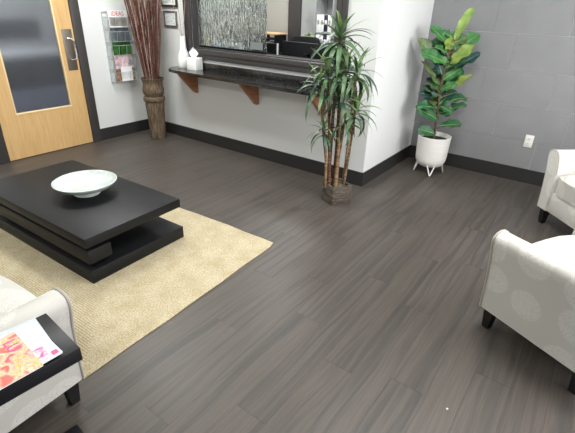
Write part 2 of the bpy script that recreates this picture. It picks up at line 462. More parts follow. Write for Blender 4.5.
# corridor behind the frosted panel; cabinet and board are made up for its bands
struct(bobj('wall_corridor', (-2.0, -1.9, -2.9, .1, 0, CEIL), OFFGREY))
struct(obj('trim_corridor', lambda b: [box(b, -2.0, -WT, -2.9, -2.8, 0, CEIL), box(b, -2.0, -WT, .1, .2, 0, CEIL)], OFFGREY))
struct(bobj('floor_corridor', (-2.0, -.001, -2.9, .2, -.06, -.004), SUB))
cs = thing('added_cabinet', 'long low cabinet made up for light and dark bands behind the frosted door panel', 'cabinet', (-1.7, -1.4, -.004))  # unseen, added so pale and dark tiers band the frosted glass
LAV = mat('blue_grey_laminate', (150, 154, 172), .5)
bobj('plinth_drawers', (-.19, .16, -1.25, 1.25, .03, .42), LAV, cs, .003)
bobj('body', (-.19, .17, -1.25, 1.25, .42, .80), TBLACK, cs, .003)
bobj('top', (-.19, .19, -1.27, 1.27, .80, .87), WHITEMATT, cs, .004)
bobj('foot_rail', (-.17, .12, -1.2, 1.2, 0, .03), TBLACK, cs)
for k in range(5): dd = bobj('door', (.17, .182, -1.24+k*.5, -.76+k*.5, .44, .78), TBLACK, cs, .002); bobj('handle', (.182, .195, -1.02+k*.5, -.98+k*.5, .70, .712), CHROME, dd)
nb = tag(bobj('added_dark_board', (-1.895, -1.872, -2.6, -.3, .98, 1.24), TBLACK, bev=.003), 'dark board made up for a dark band behind the frosted door panel', 'board')  # unseen, added for the dark band in the frosted glass

# ------------------------------------------------------------------ reception window
TRM = .10
def wframe(b):
    x0, x1, z0, z1 = OX0, OX1, OZ0, OZ1
    for (a, c_, e, f) in ((x0-TRM, x0, z0-TRM, z1+TRM), (x1, x1+TRM, z0-TRM, z1+TRM), (x0, x1, z0-TRM, z0), (x0, x1, z1, z1+TRM)):
        box(b, a, c_, -.022, 0, e, f, .004)
    box(b, x0-TRM*.5, x0, -.03, -.02, z0-TRM*.5, z1, .003); box(b, x1, x1+TRM*.5, -.03, -.02, z0-TRM*.5, z1, .003)
    box(b, x0, x1, -.03, -.02, z0-TRM*.5, z0, .003)
    box(b, x0, x0+.012, 0, WT+.02, z0, z1); box(b, x1-.012, x1, 0, WT+.02, z0, z1); box(b, x0+.012, x1-.012, 0, WT+.02, z0, z0+.012); box(b, x0+.012, x1-.012, 0, WT+.02, z1-.012, z1)
w1 = struct(obj('window_1', wframe, DARKPAINT, smooth=True))
bobj('glass_pane', (OX0+.014, 1.845, .084, .09, OZ0+.03, OZ1-.02), RAIN, w1)['label'] = 'rippled rain glass'
bobj('pane_rail', (OX0+.014, 1.845, .078, .096, OZ0+.014, OZ0+.03), BLACKP, w1)
bobj('pane_pull', (1.64, 1.80, .0815, .084, OZ0+.045, OZ0+.115), mat('grey_pull_plate', (120, 126, 126), .4), w1)
bobj('track', (OX0+.012, OX1-.012, .07, .118, OZ0+.012, OZ0+.014), BLACKP, w1)

# ------------------------------------------------------------------ wall counter on brackets
CZ, CYF = .85, -.305
ct = thing('wall_counter', 'dark speckled granite counter shelf with backsplash below the reception window', 'counter', (0, 0, 0))
def slab(b):
    poly = [(.645, -.001), (.645, -.10), (.68, -.19), (.75, -.265), (.84, -.295), (.93, CYF), (2.86, CYF), (2.90, CYF+.04), (2.90, -.001)]
    prism(b, poly, 2, CZ-.03, CZ); bmesh.ops.bevel(b, geom=[e for e in b.edges], offset=.004, segments=2, affect='EDGES')
obj('countertop', slab, GRANITE, ct, smooth=True)
bobj('backsplash', (.86, 2.90, -.02, -.001, CZ, CZ+.07), GRANITE, ct, .002)
for i, bx in enumerate((.90, 1.80, 2.62)):
    def br(b):
        prism(b, [(-.001, CZ-.03), (-.26, CZ-.03), (-.26, CZ-.05), (-.05, CZ-.255), (-.03, CZ-.27), (-.001, CZ-.27)], 0, bx-.019, bx+.019)
        bmesh.ops.bevel(b, geom=[e for e in b.edges], offset=.003, segments=1, affect='EDGES')
    t = obj('bracket', br, BRACKETW, ct); t['label'] = 'red brown wooden bracket'

# white bottle vase with thin stems, tissue box
VX, VY = .80, -.078
v = thing('bottle_vase', 'slim white ceramic bottle vase at the left end of the granite counter', 'vase', (VX, VY, CZ))
obj('body', lambda b: lathe(b, [(0, 0), (.062, 0), (.069, .012), (.071, .06), (.067, .11), (.055, .15), (.042, .18), (.035, .21), (.032, .30), (.033, .325), (.027, .325), (.021, .25), (.02, .15), (0, .15)], 28), WHITEGLOSS, v, smooth=True)
for i, (dx, dy, h) in enumerate(((-.06, -.05, .70), (-.015, -.02, .78), (.05, .055, .82))):
    tw = obj('dried_twig', lambda b: tube(b, [(0, 0, .2), (dx*.15, dy*.15, .35), (dx*.6, dy*.6, h*.7), (dx, dy, h)], [.0035, .0035, .003, .0025], 6), TWIG[2], loc=(VX, VY, CZ), smooth=True)
    tag(tw, 'thin pale dried stem in the white bottle vase, %s' % ('leaning furthest left', 'middle one of the three', 'leaning right over the dark window frame')[i], 'stem', 'stems in the white vase')
tb = thing('tissue_box', 'white cube tissue box beside the bottle vase on the counter', 'tissue box', (.995, -.10, CZ), math.radians(8))
bobj('box', (-.062, .062, -.06, .06, 0, .125), WHITEMATT, tb, .004)
def tissue(b):
    # a folded sheet standing up out of the slot, its corner on top
    outline = [(0, .118), (-.03, .145), (-.048, .175), (-.018, .205), (-.004, .222), (.022, .196), (.046, .168), (.024, .142)]
    rows = []
    for k in range(5):
        f = 1.2*(1-k/4*.98)
        rows.append([b.verts.new((x*f, .010*math.sin(40*x+k)*f + (.012-.003*k)*(1 if k % 2 else -1)*.4, .118+(z-.118)*f+.05*(1-f))) for x, z in outline])
    for a, c_ in zip(rows, rows[1:]):
        for q_ in range(8): b.faces.new((a[q_], a[(q_+1) % 8], c_[(q_+1) % 8], c_[q_]))
tt = obj('tissue', tissue, PAPER, tb)

# framed papers on the wall left of the window
def picture(x0, x1, z0, z1, fm, fwid, label):
    t = thing('picture_frame', label, 'picture frame', ((x0+x1)/2, 0, z0))
    hw, h = (x1-x0)/2, z1-z0
    obj('frame', lambda b: [box(b, -hw, hw, -.02, -.001, 0, fwid, .002), box(b, -hw, hw, -.02, -.001, h-fwid, h, .002), box(b, -hw, -hw+fwid, -.02, -.001, fwid, h-fwid, .002), box(b, hw-fwid, hw, -.02, -.001, fwid, h-fwid, .002)], fm, t, smooth=True)
    bobj('mat_board', (-hw+fwid, hw-fwid, -.012, -.002, fwid, h-fwid), WHITEMATT, t)
    bobj('print', (-hw+fwid+.02, hw-fwid-.02, -.014, -.012, fwid+.018, h-fwid-.018), DOC, t)
picture(.445, .655, 1.255, 1.415, FRAMEG, .016, 'small pewter framed paper hanging below the black frame, by the twigs')
picture(.415, .68, 1.455, 1.80, FRAMEB, .022, 'larger black framed paper high on the wall left of the reception window')

# ------------------------------------------------------------------ magazine rack on the left wall
RY0, RY1, RZ0, RZ1 = -.505, -.205, .64, 1.385
rk = thing('magazine_rack', 'silver wire wall rack with five tiered magazine pockets beside the door', 'magazine rack', (0, 0, 0))
def wires(b, segs, r=.0035):
    for s in segs: tube(b, s, r, 6)
obj('back_frame', lambda b: wires(b, [[(.006, RY0, RZ0), (.006, RY0, RZ1)], [(.006, RY1, RZ0), (.006, RY1, RZ1)], [(.006, RY0, RZ1), (.006, RY1, RZ1)], [(.006, RY0, RZ0), (.006, RY1, RZ0)]] + [[(.006, RY0+(RY1-RY0)*k/4, RZ0), (.006, RY0+(RY1-RY0)*k/4, RZ1)] for k in (1, 2, 3)], .005), SILVERWIRE, rk, smooth=True)
SIDESHEET = mat('frosted_side_sheet', (206, 216, 214), .4, Alpha=.5)
NP = 5; PH = (RZ1-RZ0-.02)/NP
for k in range(NP):
    zb = RZ0+.01+k*PH; zt = zb+PH*.72; xf = .10
    segs = [[(.006, RY0, zb), (xf-.02, RY0, zb), (xf, RY0, zt), (xf, RY1, zt), (xf-.02, RY1, zb), (.006, RY1, zb)],
            [(xf-.02, RY0, zb), (xf-.02, RY1, zb)], [(.006, RY0, zt), (xf, RY0, zt)], [(.006, RY1, zt), (xf, RY1, zt)]]
    segs += [[(xf-.02, RY0+(RY1-RY0)*q/6, zb), (xf, RY0+(RY1-RY0)*q/6, zt)] for q in (2, 4)]
    obj('pocket', lambda b: wires(b, segs, .003), SILVERWIRE, rk, smooth=True)
    obj('side_sheet', lambda b: prism(b, [(.006, zb), (xf-.02, zb), (xf, zt), (.006, zt)], 1, RY0-.0006, RY0+.0006), SIDESHEET, rk)
    obj('side_sheet', lambda b: prism(b, [(.006, zb), (xf-.02, zb), (xf, zt), (.006, zt)], 1, RY1-.0006, RY1+.0006), SIDESHEET, rk)
RED = mat('red_ink', (206, 70, 52), .5); WINK = mat('white_ink', (240, 242, 236), .5); INK = mat('dark_ink', (52, 54, 58), .5)
GREENC = m_cover('green_cover', [(.4, (24, 60, 26)), (.6, (60, 110, 44))], 14)
GREYC = m_cover('grey_photo_cover', [(.35, (120, 118, 112)), (.6, (176, 174, 168))], 8)
SLATEC = m_cover('slate_cover', [(.35, (70, 78, 84)), (.65, (112, 120, 126))], 10)
PINKC = m_cover('white_pink_grey_cover', [(.35, (226, 222, 222)), (.52, (226, 180, 184)), (.64, (150, 152, 170))], 15)
BROWNC = m_cover('brown_cover', [(.35, (84, 58, 44)), (.55, (142, 104, 82)), (.7, (190, 160, 138))], 12)
def rackmag(k, m, h, label, wd=.235, lean=.0):
    zb = RZ0+.014+k*PH
    t = thing('magazine', label, 'magazine', (.072, (RY0+RY1)/2+.005, zb), 0, 'magazines in the wall rack')
    t.rotation_euler = (0, math.radians(-4), 0)
    bobj('pages', (-.006, 0, -wd/2+.002, wd/2-.002, .002, h-.002), PAPER, t)
    bobj('cover', (0, .002, -wd/2, wd/2, 0, h), m, t)
    return t
mg = rackmag(4, PAPER, .17, 'white magazine with red title lettering in the top rack pocket')
text('title', 'IDEAS', .062, RED, mg, (.003, 0, .135), (PI/2, 0, PI/2))
pm4 = bobj('cover_photo', (.002, .0028, -.11, .11, .01, .10), GREYC, mg)
mg = rackmag(3, SLATEC, .165, 'slate grey magazine in the second rack pocket from the top')
mg = rackmag(2, GREENC, .19, 'dark green magazine with pale lettering in the middle rack pocket')
text('title', 'IDEAS', .055, WINK, mg, (.003, 0, .155), (PI/2, 0, PI/2))
mg = rackmag(1, PINKC, .19, 'white and pink magazine in the fourth rack pocket from the top')
mg = rackmag(0, BROWNC, .20, 'brown photo magazine in the lowest rack pocket')
t = thing('leaflet', 'small white leaflet stacked in front of the brown magazine in the lowest pocket', 'leaflet', (.083, -.34, RZ0+.014)); bobj('sheet', (0, .003, -.075, .075, 0, .16), PAPER, t); bobj('print', (.003, .0034, -.06, .06, .03, .09), TXTPAGE, t)

# ------------------------------------------------------------------ tall wooden floor vase with twigs
FX, FY = .405, -.235
fv = thing('floor_vase', 'tall turned wooden floor vase in the corner between door and counter', 'vase', (FX, FY, 0))
obj('body', lambda b: lathe(b, [(0, 0), (.084, 0), (.09, .012), (.092, .1), (.103, .3), (.111, .41), (.108, .445)], 32), PINKW, fv, smooth=True)
obj('ring', lambda b: lathe(b, [(.108, .442), (.121, .452), (.126, .474), (.12, .498), (.102, .508)], 32), PINKW, fv, smooth=True)
obj('neck', lambda b: lathe(b, [(.10, .505), (.106, .515), (.121, .545), (.124, .58), (.113, .635), (.112, .665), (.126, .70), (.13, .71), (.122, .713), (.112, .70), (.105, .6), (.10, .5), (0, .48)], 32), PINKW, fv, smooth=True)
rnd = random.Random(5)
for i in range(140):
    a = rnd.uniform(0, 2*PI); r0 = .085*math.sqrt(rnd.random()); r1 = r0*1.0
    ex, ey = math.cos(a)*r0, math.sin(a)*r0
    spread = rnd.uniform(.75, 1.0)*(.27 if rnd.random() < .9 else .34); h = rnd.uniform(1.55, 2.0)
    # fan leaning a little away from the corner walls
    tx, ty = ex/.085*spread, ey/.085*spread
    tx = max(tx, -FX+.05); ty = min(ty, -FY-.05)
    j = lambda s: rnd.uniform(-s, s)
    pts = [(ex*.5, ey*.5, .49), (ex, ey, .71), (ex+(tx-ex)*.33+j(.012), ey+(ty-ey)*.33+j(.012), .71+(h-.71)*.33), (ex+(tx-ex)*.66+j(.014), ey+(ty-ey)*.66+j(.014), .71+(h-.71)*.66), (tx, ty, h)]
    o = obj('dried_twig', lambda b: tube(b, pts, [.0045, .0045, .004, .0035, .002], 5), TWIG[0 if i % 3 else (1 if i % 2 else 2)], loc=(FX, FY, 0), smooth=True)
    tag(o, 'thin reddish brown dried twig in the tall wooden floor vase', 'twig', 'twigs in the floor vase')

# ------------------------------------------------------------------ rug and coffee table
RUGX, RUGY = 1.925, -2.16
def rug(b):
    # rounded-corner slab with a slightly wavy hem
    pts = []; hx, hy, r = 1.215, .75, .02
    def seg(p0, p1, n):
        for i in range(n):
            f = i/n; x = p0[0]+(p1[0]-p0[0])*f; y = p0[1]+(p1[1]-p0[1])*f
            wv = .004*math.sin(7*x+4*y)+.002*math.sin(19*x+15*y+1)
            pts.append((x+(wv if p0[0] == p1[0] else 0), y+(wv if p0[1] == p1[1] else 0)))
    seg((hx, -hy+r), (hx, hy-r), 40); seg((hx-r, hy), (-hx+r, hy), 60); seg((-hx, hy-r), (-hx, -hy+r), 40); seg((-hx+r, -hy), (hx-r, -hy), 60)
    rings = [[(x*s, y*s, z) for x, y in pts] for s, z in ((.9985, .0005), (1, .004), (.999, .008), (.995, .010))]
    loft(b, rings)
rg = tag(obj('area_rug', rug, RUG, loc=(RUGX, RUGY, 0), rot=(0, 0, math.radians(2.4)), smooth=True), 'pale woven jute area rug under the black coffee table', 'rug')

TX, TY, TW, TD = 1.903, -2.085, 1.29, .71
tb = thing('coffee_table', 'low black three-tier slab coffee table on the jute rug', 'coffee table', (TX, TY, .0105), math.radians(1.9))
bobj('tabletop', (-TW/2, TW/2, -TD/2, TD/2, .235, .296), TBLACK, tb, .0025)
bobj('middle_slab', (-TW/2+.005, TW/2-.002, -TD/2+.004, -TD/2+.155, .125, .212), TBLACK, tb, .0025)
bobj('base_slab', (-TW/2, TW/2+.008, -TD/2-.004, TD/2, 0, .084), TBLACK, tb, .0025)
bobj('spacer', (-TW/2+.08, TW/2-.10, -TD/2+.06, -TD/2+.13, .212, .235), TDARK, tb)
bobj('spacer', (-TW/2+.08, TW/2-.10, -TD/2+.06, -TD/2+.13, .084, .125), TDARK, tb)
bobj('spine', (-TW/2+.1, -.02, -TD/2+.155, TD/2-.12, .084, .235), TDARK, tb)

bw = thing('pedestal_bowl', 'wide white ceramic pedestal bowl on the coffee table', 'bowl', (1.975, -2.05, .3065))
RB = .205
def bowl(b):
    prof = [(.085, .03), (.13, .042), (.175, .06), (.195, .08), (RB, .09), (RB+.002, .094), (RB-.004, .095), (.19, .078), (.145, .058), (.085, .045), (0, .041)]
    lathe(b, [(0, .02)]+prof, 56)
obj('basin', bowl, BOWL, bw, smooth=True)
obj('foot', lambda b: lathe(b, [(0, 0), (.085, 0), (.089, .004), (.084, .014), (.074, .022), (.08, .034), (0, .034)], 48), BOWL, bw, smooth=True)

# ------------------------------------------------------------------ armchairs
def arm_profile(s):
    P = [(.36, .125), (.379, .30), (.402, .44), (.421, .51), (.428, .545), (.424, .568), (.408, .583), (.386, .589), (.36, .586), (.335, .572), (.317, .55), (.30, .50), (.285, .42), (.27, .125)]
    return [(s*x, z) for x, z in P]
def make_chair():
    t = thing('armchair', 'x', 'armchair', group='cream dotted armchairs')
    for s in (1, -1):
        pr = arm_profile(s); cx, cz = s*.32, .36
        def armf(b):
            rings = []
            for y, k in ((-.33, .95), (-.322, 1), (.315, 1), (.326, .985), (.332, .95)):
                rings.append([(cx+(x-cx)*(k if k < 1 else 1), y-(.014*(z-.125)/.46 if y > 0 else 0), cz+(z-cz)*(1-(1-k)*.5)) for x, z in pr])
            loft(b, rings)
        a = obj('arm', armf, FABRIC, t, smooth=True)
        obj('piping', lambda b: tube(b, [(x, .326-.014*(z-.125)/.46, z) for x, z in pr[:-1]], .006, 8), PIPE, a, smooth=True)
    bobj('front_panel', (-.267, .267, -.30, .316, .125, .285), FABRIC, t, .008)
    def cushion(b):
        nx, ny = 14, 14; top = {}; bot = {}
        for i in range(nx+1):
            for j in range(ny+1):
                u, v_ = i/nx*2-1, j/ny*2-1
                e = max(0, 1-abs(u)**4)*max(0, 1-abs(v_)**4)
                x = u*.268; y = .052+v_*.275
                if v_ > .5 and abs(u) > .7: y -= .03*((abs(u)-.7)/.3)**2*(v_-.5)*2
                top[i, j] = b.verts.new((x, y+(.02*(1-u*u) if v_ > .9 else 0), .415+.055*e**.55)); bot[i, j] = b.verts.new((x, y, .288))
        for i in range(nx):
            for j in range(ny):
                b.faces.new((top[i, j], top[i+1, j], top[i+1, j+1], top[i, j+1])); b.faces.new((bot[i, j], bot[i, j+1], bot[i+1, j+1], bot[i+1, j]))
        edge = [(i, 0) for i in range(nx)]+[(nx, j) for j in range(ny)]+[(i, ny) for i in range(nx, 0, -1)]+[(0, j) for j in range(ny, 0, -1)]
        for a_, c_ in zip(edge, edge[1:]+edge[:1]): b.faces.new((top[a_], bot[a_], bot[c_], top[c_]))
    sc = obj('seat_cushion', cushion, FABRIC, t, smooth=True)
    def back(b):
        rings = []
        for z, y0, y1, hw in ((.13, -.345, -.20, .29), (.45, -.37, -.215, .30), (.62, -.385, -.235, .335), (.74, -.395, -.25, .33), (.79, -.392, -.262, .315), (.815, -.37, -.285, .29)):
            n = 6; r = []
            c0, c1 = (y0+y1)/2, (y1-y0)/2
            for k in range(24):
                a_ = 2*PI*k/24; ca, sa = math.cos(a_), math.sin(a_)
                r.append((hw*math.copysign(abs(ca)**.28, ca), c0+c1*math.copysign(abs(sa)**.45, sa), z))
            rings.append(r)
        loft(b, rings)
    obj('backrest', back, FABRIC, t, smooth=True)
    for lx, ly in ((-.315, .285), (.315, .285), (-.315, -.19), (.315, -.19)):
        obj('leg', lambda b: loft(b, [[(lx+a_*r, ly+c_*r, z) for a_, c_ in ((-1, -1), (1, -1), (1, 1), (-1, 1))] for z, r in ((0, .018), (.127, .027))]), LEGBLACK, t)
    return t
chair = make_chair()
chair.location = (4.919, -1.174, 0); chair.rotation_euler.z = math.radians(63.6)
chair['label'] = 'cream dotted armchair in the right foreground, seen from its outer arm'
c2 = copy_tree(chair); c2.location = (4.99, .235, 0); c2.rotation_euler.z = math.radians(132.2)
c2['label'] = 'cream armchair near the grey tiled wall, front turned to the room, below the outlet'
c3 = copy_tree(chair); c3.location = (2.945, -3.23, 0); c3.rotation_euler.z = math.radians(3.5)
c3['label'] = 'cream armchair at the lower left behind the magazine side table, facing the rug'

# ------------------------------------------------------------------ side table with magazines
ST = thing('side_table', 'narrow black side table holding magazines beside the lower left armchair', 'side table', (3.582, -3.02, 0), math.radians(-4))
bobj('tabletop', (-.11, .11, -.56, 0, .602, .647), ETBLACK, ST, .002)
bobj('base_plate', (-.205, .06, -.55, .02, 0, .03), ETBLACK, ST, .002)
bobj('upright_panel', (.03, .06, -.54, -.30, .03, .602), ETBLACK, ST, .002)
def flatmag(label, x, y, rz, z, m, wd, ln, th=.005, cat='magazine'):
    t = thing('magazine', label, cat, (x, y, z), rz, 'magazines on the side table')
    bobj('pages', (-wd/2+.001, wd/2-.001, -ln/2+.001, ln/2-.001, 0, th-.0008), PAPER, t)
    c_ = bobj('cover', (-wd/2, wd/2, -ln/2, ln/2, th-.0008, th), m, t)
    return t
flatmag('pale grey magazine lowest of the pile on the side table', 3.535, -3.165, math.radians(82), .6472, COVER_GREY, .22, .15)
mz = flatmag('white magazine with pink print, between the grey and the food magazine', 3.583, -3.166, math.radians(88), .6525, TXTPAGE, .2, .19)
PINK = mat('pink_ink', (236, 90, 146), .5)
bobj('pink_block', (.078, .094, -.088, -.07, .005, .0056), PINK, mz)
bobj('print_block', (.01, .074, -.09, -.03, .005, .0055), COVER_PINK, mz)
mz = flatmag('colourful food magazine with red and orange cover on top of the pile', 3.594, -3.238, math.radians(87), .658, COVER_FOOD, .235, .185)
text('title', 'LU', .045, PINK, mz, (.09, .04, .0056), (0, 0, -PI/2))

# ------------------------------------------------------------------ dracaena in a wooden box
def blade_mesh(name, m, ln, wd, droop, n=7):
    b = bmesh.new(); rows = []
    for i in range(n+1):
        t = i/n
        wv = wd*(.45+.55*math.sin(PI*min(1, t*1.5+.08)*.5))*(1-t**2.2) if t < 1 else 0
        ang = droop*t
        # path bends down along +X
        rows.append((t, max(wv, .0006), ang))
    x = z = 0; prev = 0; pts = []
    for i, (t, wv, ang) in enumerate(rows):
        if i: x += math.cos((ang+prev)/2)*ln/n; z -= math.sin((ang+prev)/2)*ln/n
        prev = ang; pts.append((x, z, wv))
    V = [(b.verts.new((x, -wv, z+wv*.35)), b.verts.new((x, 0, z)), b.verts.new((x, wv, z+wv*.35))) for x, z, wv in pts]
    for a, c_ in zip(V, V[1:]):
        b.faces.new((a[0], a[1], c_[1], c_[0])); b.faces.new((a[1], a[2], c_[2], c_[1]))
    return mesh(b, name, m, True)
BX, BY = 3.055, -.44
dr = thing('dracaena_plant', 'tall dracaena with several canes in a weathered wooden box before the counter', 'plant', (BX, BY, 0), math.radians(62))
hw = .083; BH = .165
for s in (-1, 1):
    bobj('box_side', (s*hw-.008, s*hw+.008, -hw-.008, hw+.008, 0, BH), BARNW, dr, .002)
    bobj('box_side', (-hw+.008, hw-.008, s*hw-.008, s*hw+.008, 0, BH), BARNW, dr, .002)
obj('moss', lambda b: [box(b, -hw+.008, hw-.008, -hw+.008, hw-.008, .01, .135)]+[lathe(b, [(0, .17), (.02, .163), (.034, .145), (.036, .13)], 8, (rnd.uniform(-.045, .045), rnd.uniform(-.045, .045))) for _ in range(12)], MOSS, dr, smooth=True)
bobj('box_tag', (-hw-.0105, -hw-.008, .03, .055, .09, .14), FRAMEB, dr)
Rb = Matrix.Rotation(math.radians(-62), 3, 'Z')
def W2L(p_): return Rb @ (Vector(p_)-Vector((BX, BY, 0)))
blades = []
for m_ in (0, 1, 2):
    for ln, wd, dp in ((.25, .018, .7), (.29, .022, 1.3), (.33, .023, 1.8), (.27, .024, 2.2)):
        blades.append((m_, blade_mesh('leaf', DR[m_], ln, wd, dp)))
heads = [ # base x,y  head x,y,z  leaves  size  cane radius  material
    ((2.990, -.475), (2.995, -.47, 1.33), 34, .95, .014, 0),
    ((3.020, -.50), (2.935, -.52, 1.09), 24, .85, .013, 0),
    ((2.970, -.44), (2.890, -.55, .98), 22, .82, .012, 2),
    ((3.060, -.46), (3.045, -.45, 1.12), 24, .9, .017, 0),
    ((3.095, -.40), (3.105, -.38, 1.10), 24, .9, .015, 1),
    ((3.110, -.43), (3.130, -.38, .80), 26, .85, .013, 2),
    ((2.985, -.50), (2.945, -.53, .63), 22, .66, .012, 1),
    ((3.070, -.49), (3.065, -.50, .90), 20, .8, .014, 1),
    ((3.030, -.45), (3.01, -.45, 1.02), 16, .8, .016, 0),
    ((3.040, -.47), (3.09, -.46, .72), 16, .7, .013, 2)]
rnd = random.Random(21)
for (bx, by), (hx, hy, hz), nl, sz, cr, cm in heads:
    p0 = W2L((bx, by, .12)); p1 = W2L((hx, hy, hz)); mid = p0.lerp(p1, .5)+Vector((rnd.uniform(-.012, .012), rnd.uniform(-.012, .012), 0))
    cane = obj('cane', lambda b: tube(b, [p0, p0.lerp(mid, .5), mid, mid.lerp(p1, .5), p1], [cr*1.05, cr, cr*.95, cr*.85, cr*.6], 9), CANE[cm], dr, smooth=True)
    for i in range(nl):
        f = i/(nl-1)                      # 0 lowest, 1 top spear
        az = i*2.399+rnd.uniform(-.3, .3)
        elev = math.radians(-12+88*f**1.25+rnd.uniform(-8, 8))
        k = 3 if f < .15 else (2 if f < .45 else (1 if f < .75 else 0))
        mi = rnd.choice((0, 0, 1)) if f < .7 else rnd.choice((0, 2, 2))
        me = blades[mi*4+k][1]
        pos = p1+Vector((0, 0, -.09*(1-f)*sz))
        s = sz*rnd.uniform(.85, 1.12)
        o = link('leaf', me, cane, pos, Euler((rnd.uniform(-.3, .3), -elev, az)), (s, s, s))

# ------------------------------------------------------------------ fiddle leaf fig in a white footed planter
FXX, FYY = 3.43, .825
ff = thing('fiddle_leaf_fig', 'fiddle leaf fig with broad leaves in a white footed planter by the grey wall', 'plant', (FXX, FYY, 0))
pot = obj('planter', lambda b: lathe(b, [(0, .075), (.095, .075), (.126, .092), (.147, .135), (.152, .17), (.16, .375), (.163, .385), (.158, .388), (.15, .38), (.145, .33), (0, .325)], 48), POT, ff, smooth=True)
obj('soil', lambda b: lathe(b, [(.147, .328), (.146, .345), (.1, .352), (0, .356)], 32), SOIL, ff, smooth=True)
for k in range(4):
    a = math.radians(25+90*k); ca, sa = math.cos(a), math.sin(a)
    def lg(b):
        q = lambda r, s, z: (ca*r-sa*s, sa*r+ca*s, z)
        tube(b, [q(.118, .04, .112), q(.146, .004, .008), q(.147, 0, .006), q(.146, -.004, .008), q(.118, -.04, .112)], .0065, 8)
    obj('leg', lg, WHITEMATT, ff, smooth=True)
obj('stem', lambda b: tube(b, [(0, 0, .33), (-.012, -.01, .6), (-.03, -.02, .85), (-.02, -.012, 1.05), (-.005, 0, 1.28)], [.011, .010, .009, .008, .006], 8), STEMW, ff, smooth=True)
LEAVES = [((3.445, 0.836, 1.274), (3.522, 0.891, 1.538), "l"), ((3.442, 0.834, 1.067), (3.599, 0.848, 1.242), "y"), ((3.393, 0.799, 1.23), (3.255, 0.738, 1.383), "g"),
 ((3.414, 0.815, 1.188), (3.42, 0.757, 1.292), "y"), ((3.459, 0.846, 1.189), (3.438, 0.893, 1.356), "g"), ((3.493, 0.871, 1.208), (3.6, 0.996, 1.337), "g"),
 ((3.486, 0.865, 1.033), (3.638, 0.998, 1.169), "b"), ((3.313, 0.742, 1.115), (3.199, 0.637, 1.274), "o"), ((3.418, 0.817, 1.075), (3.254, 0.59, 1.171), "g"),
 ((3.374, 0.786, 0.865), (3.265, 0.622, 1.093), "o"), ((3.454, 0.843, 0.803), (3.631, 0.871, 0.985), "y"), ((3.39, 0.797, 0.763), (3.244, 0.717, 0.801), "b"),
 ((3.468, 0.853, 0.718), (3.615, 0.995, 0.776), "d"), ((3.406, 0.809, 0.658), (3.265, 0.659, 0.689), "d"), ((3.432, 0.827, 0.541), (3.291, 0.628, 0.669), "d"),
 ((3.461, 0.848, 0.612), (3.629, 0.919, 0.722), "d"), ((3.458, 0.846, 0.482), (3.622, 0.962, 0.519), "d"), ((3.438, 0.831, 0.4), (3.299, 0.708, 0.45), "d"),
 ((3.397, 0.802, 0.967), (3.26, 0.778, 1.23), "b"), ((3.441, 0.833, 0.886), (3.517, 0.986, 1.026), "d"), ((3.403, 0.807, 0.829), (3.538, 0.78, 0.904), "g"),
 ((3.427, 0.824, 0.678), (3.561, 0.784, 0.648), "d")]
def fiddle(b, ln, wd, curl, ph):
    n = 10; rows = []
    for i in range(n+1):
        t = i/n
        prof = math.sin(PI*min(1, t**.8))**.6*(.62+.38*t) if 0 < t < 1 else .02
        wv = wd*max(.03, prof*(1-.28*math.exp(-((t-.38)/.12)**2)))
        z = curl*ln*(t*t*-.35+t*.12)
        rp = .16*wd*math.sin(15*t+ph)
        rows.append([b.verts.new((t*ln, wv*s, z+abs(s)*wv*.30+(rp*s if abs(s) > .6 else 0))) for s in (-1, -.5, 0, .5, 1)])
    for a, c_ in zip(rows, rows[1:]):
        for j in range(4): b.faces.new((a[j], a[j+1], c_[j+1], c_[j]))
rnd = random.Random(4)
for i in range(34):      # inner leaves filling the crown
    z = .60+.70*i/33; az = math.radians(125)+rnd.uniform(-1.9, 1.9); up_ = rnd.uniform(-.02, .14); r_ = rnd.uniform(.11, .17)
    a_ = (3.43-.02, .825-.012, z)
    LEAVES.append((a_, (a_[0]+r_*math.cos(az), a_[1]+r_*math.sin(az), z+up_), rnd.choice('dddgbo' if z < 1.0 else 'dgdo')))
camdir = (CAM-Vector((FXX, FYY, .9))).normalized()
org = Vector((FXX, FYY, 0))
for i, (a, b_, k) in enumerate(LEAVES):
    A, B = Vector(a)-org, Vector(b_)-org
    d = (B-A); ln = d.length*1.05; X = d.normalized()
    nrm = (Vector((0, 0, 1))*.8+camdir*rnd.uniform(.5, .9)+Vector((rnd.uniform(-.4, .4), rnd.uniform(-.4, .4), 0)))
    Z = (nrm-X*nrm.dot(X)).normalized(); Y = Z.cross(X)
    if k == 'l': wd = .068
    elif k == 'o': wd = .078
    else: wd = min(.085, max(.058, ln*.38))
    if k == 'b': wd *= .85
    curl = rnd.uniform(.2, .7); bm = bmesh.new(); fiddle(bm, ln, wd, curl, rnd.uniform(0, 6))
    lf = link('leaf', mesh(bm, 'leaf', LF[k], True), ff)
    lf.matrix_basis = Matrix.Translation(A) @ Matrix((X, Y, Z)).transposed().to_4x4()
    obj('midrib', lambda b: tube(b, [(t*ln, 0, .0008+curl*ln*(t*t*-.35+t*.12)) for t in (0, .2, .4, .6, .8, .96)], [.0024, .0022, .002, .0017, .0014, .001], 5), RIB, lf)
    # petiole back to the stem
    st = Vector((-.02, -.012, A.z-.05)) if A.z < 1.25 else Vector((-.005, 0, A.z-.02))
    if (A-st).length > .02: obj('petiole', lambda b: tube(b, [st, st.lerp(A, .5)+Vector((0, 0, -.006)), A+X*.01], [.004, .0035, .003], 6), STEMW, ff, smooth=True)

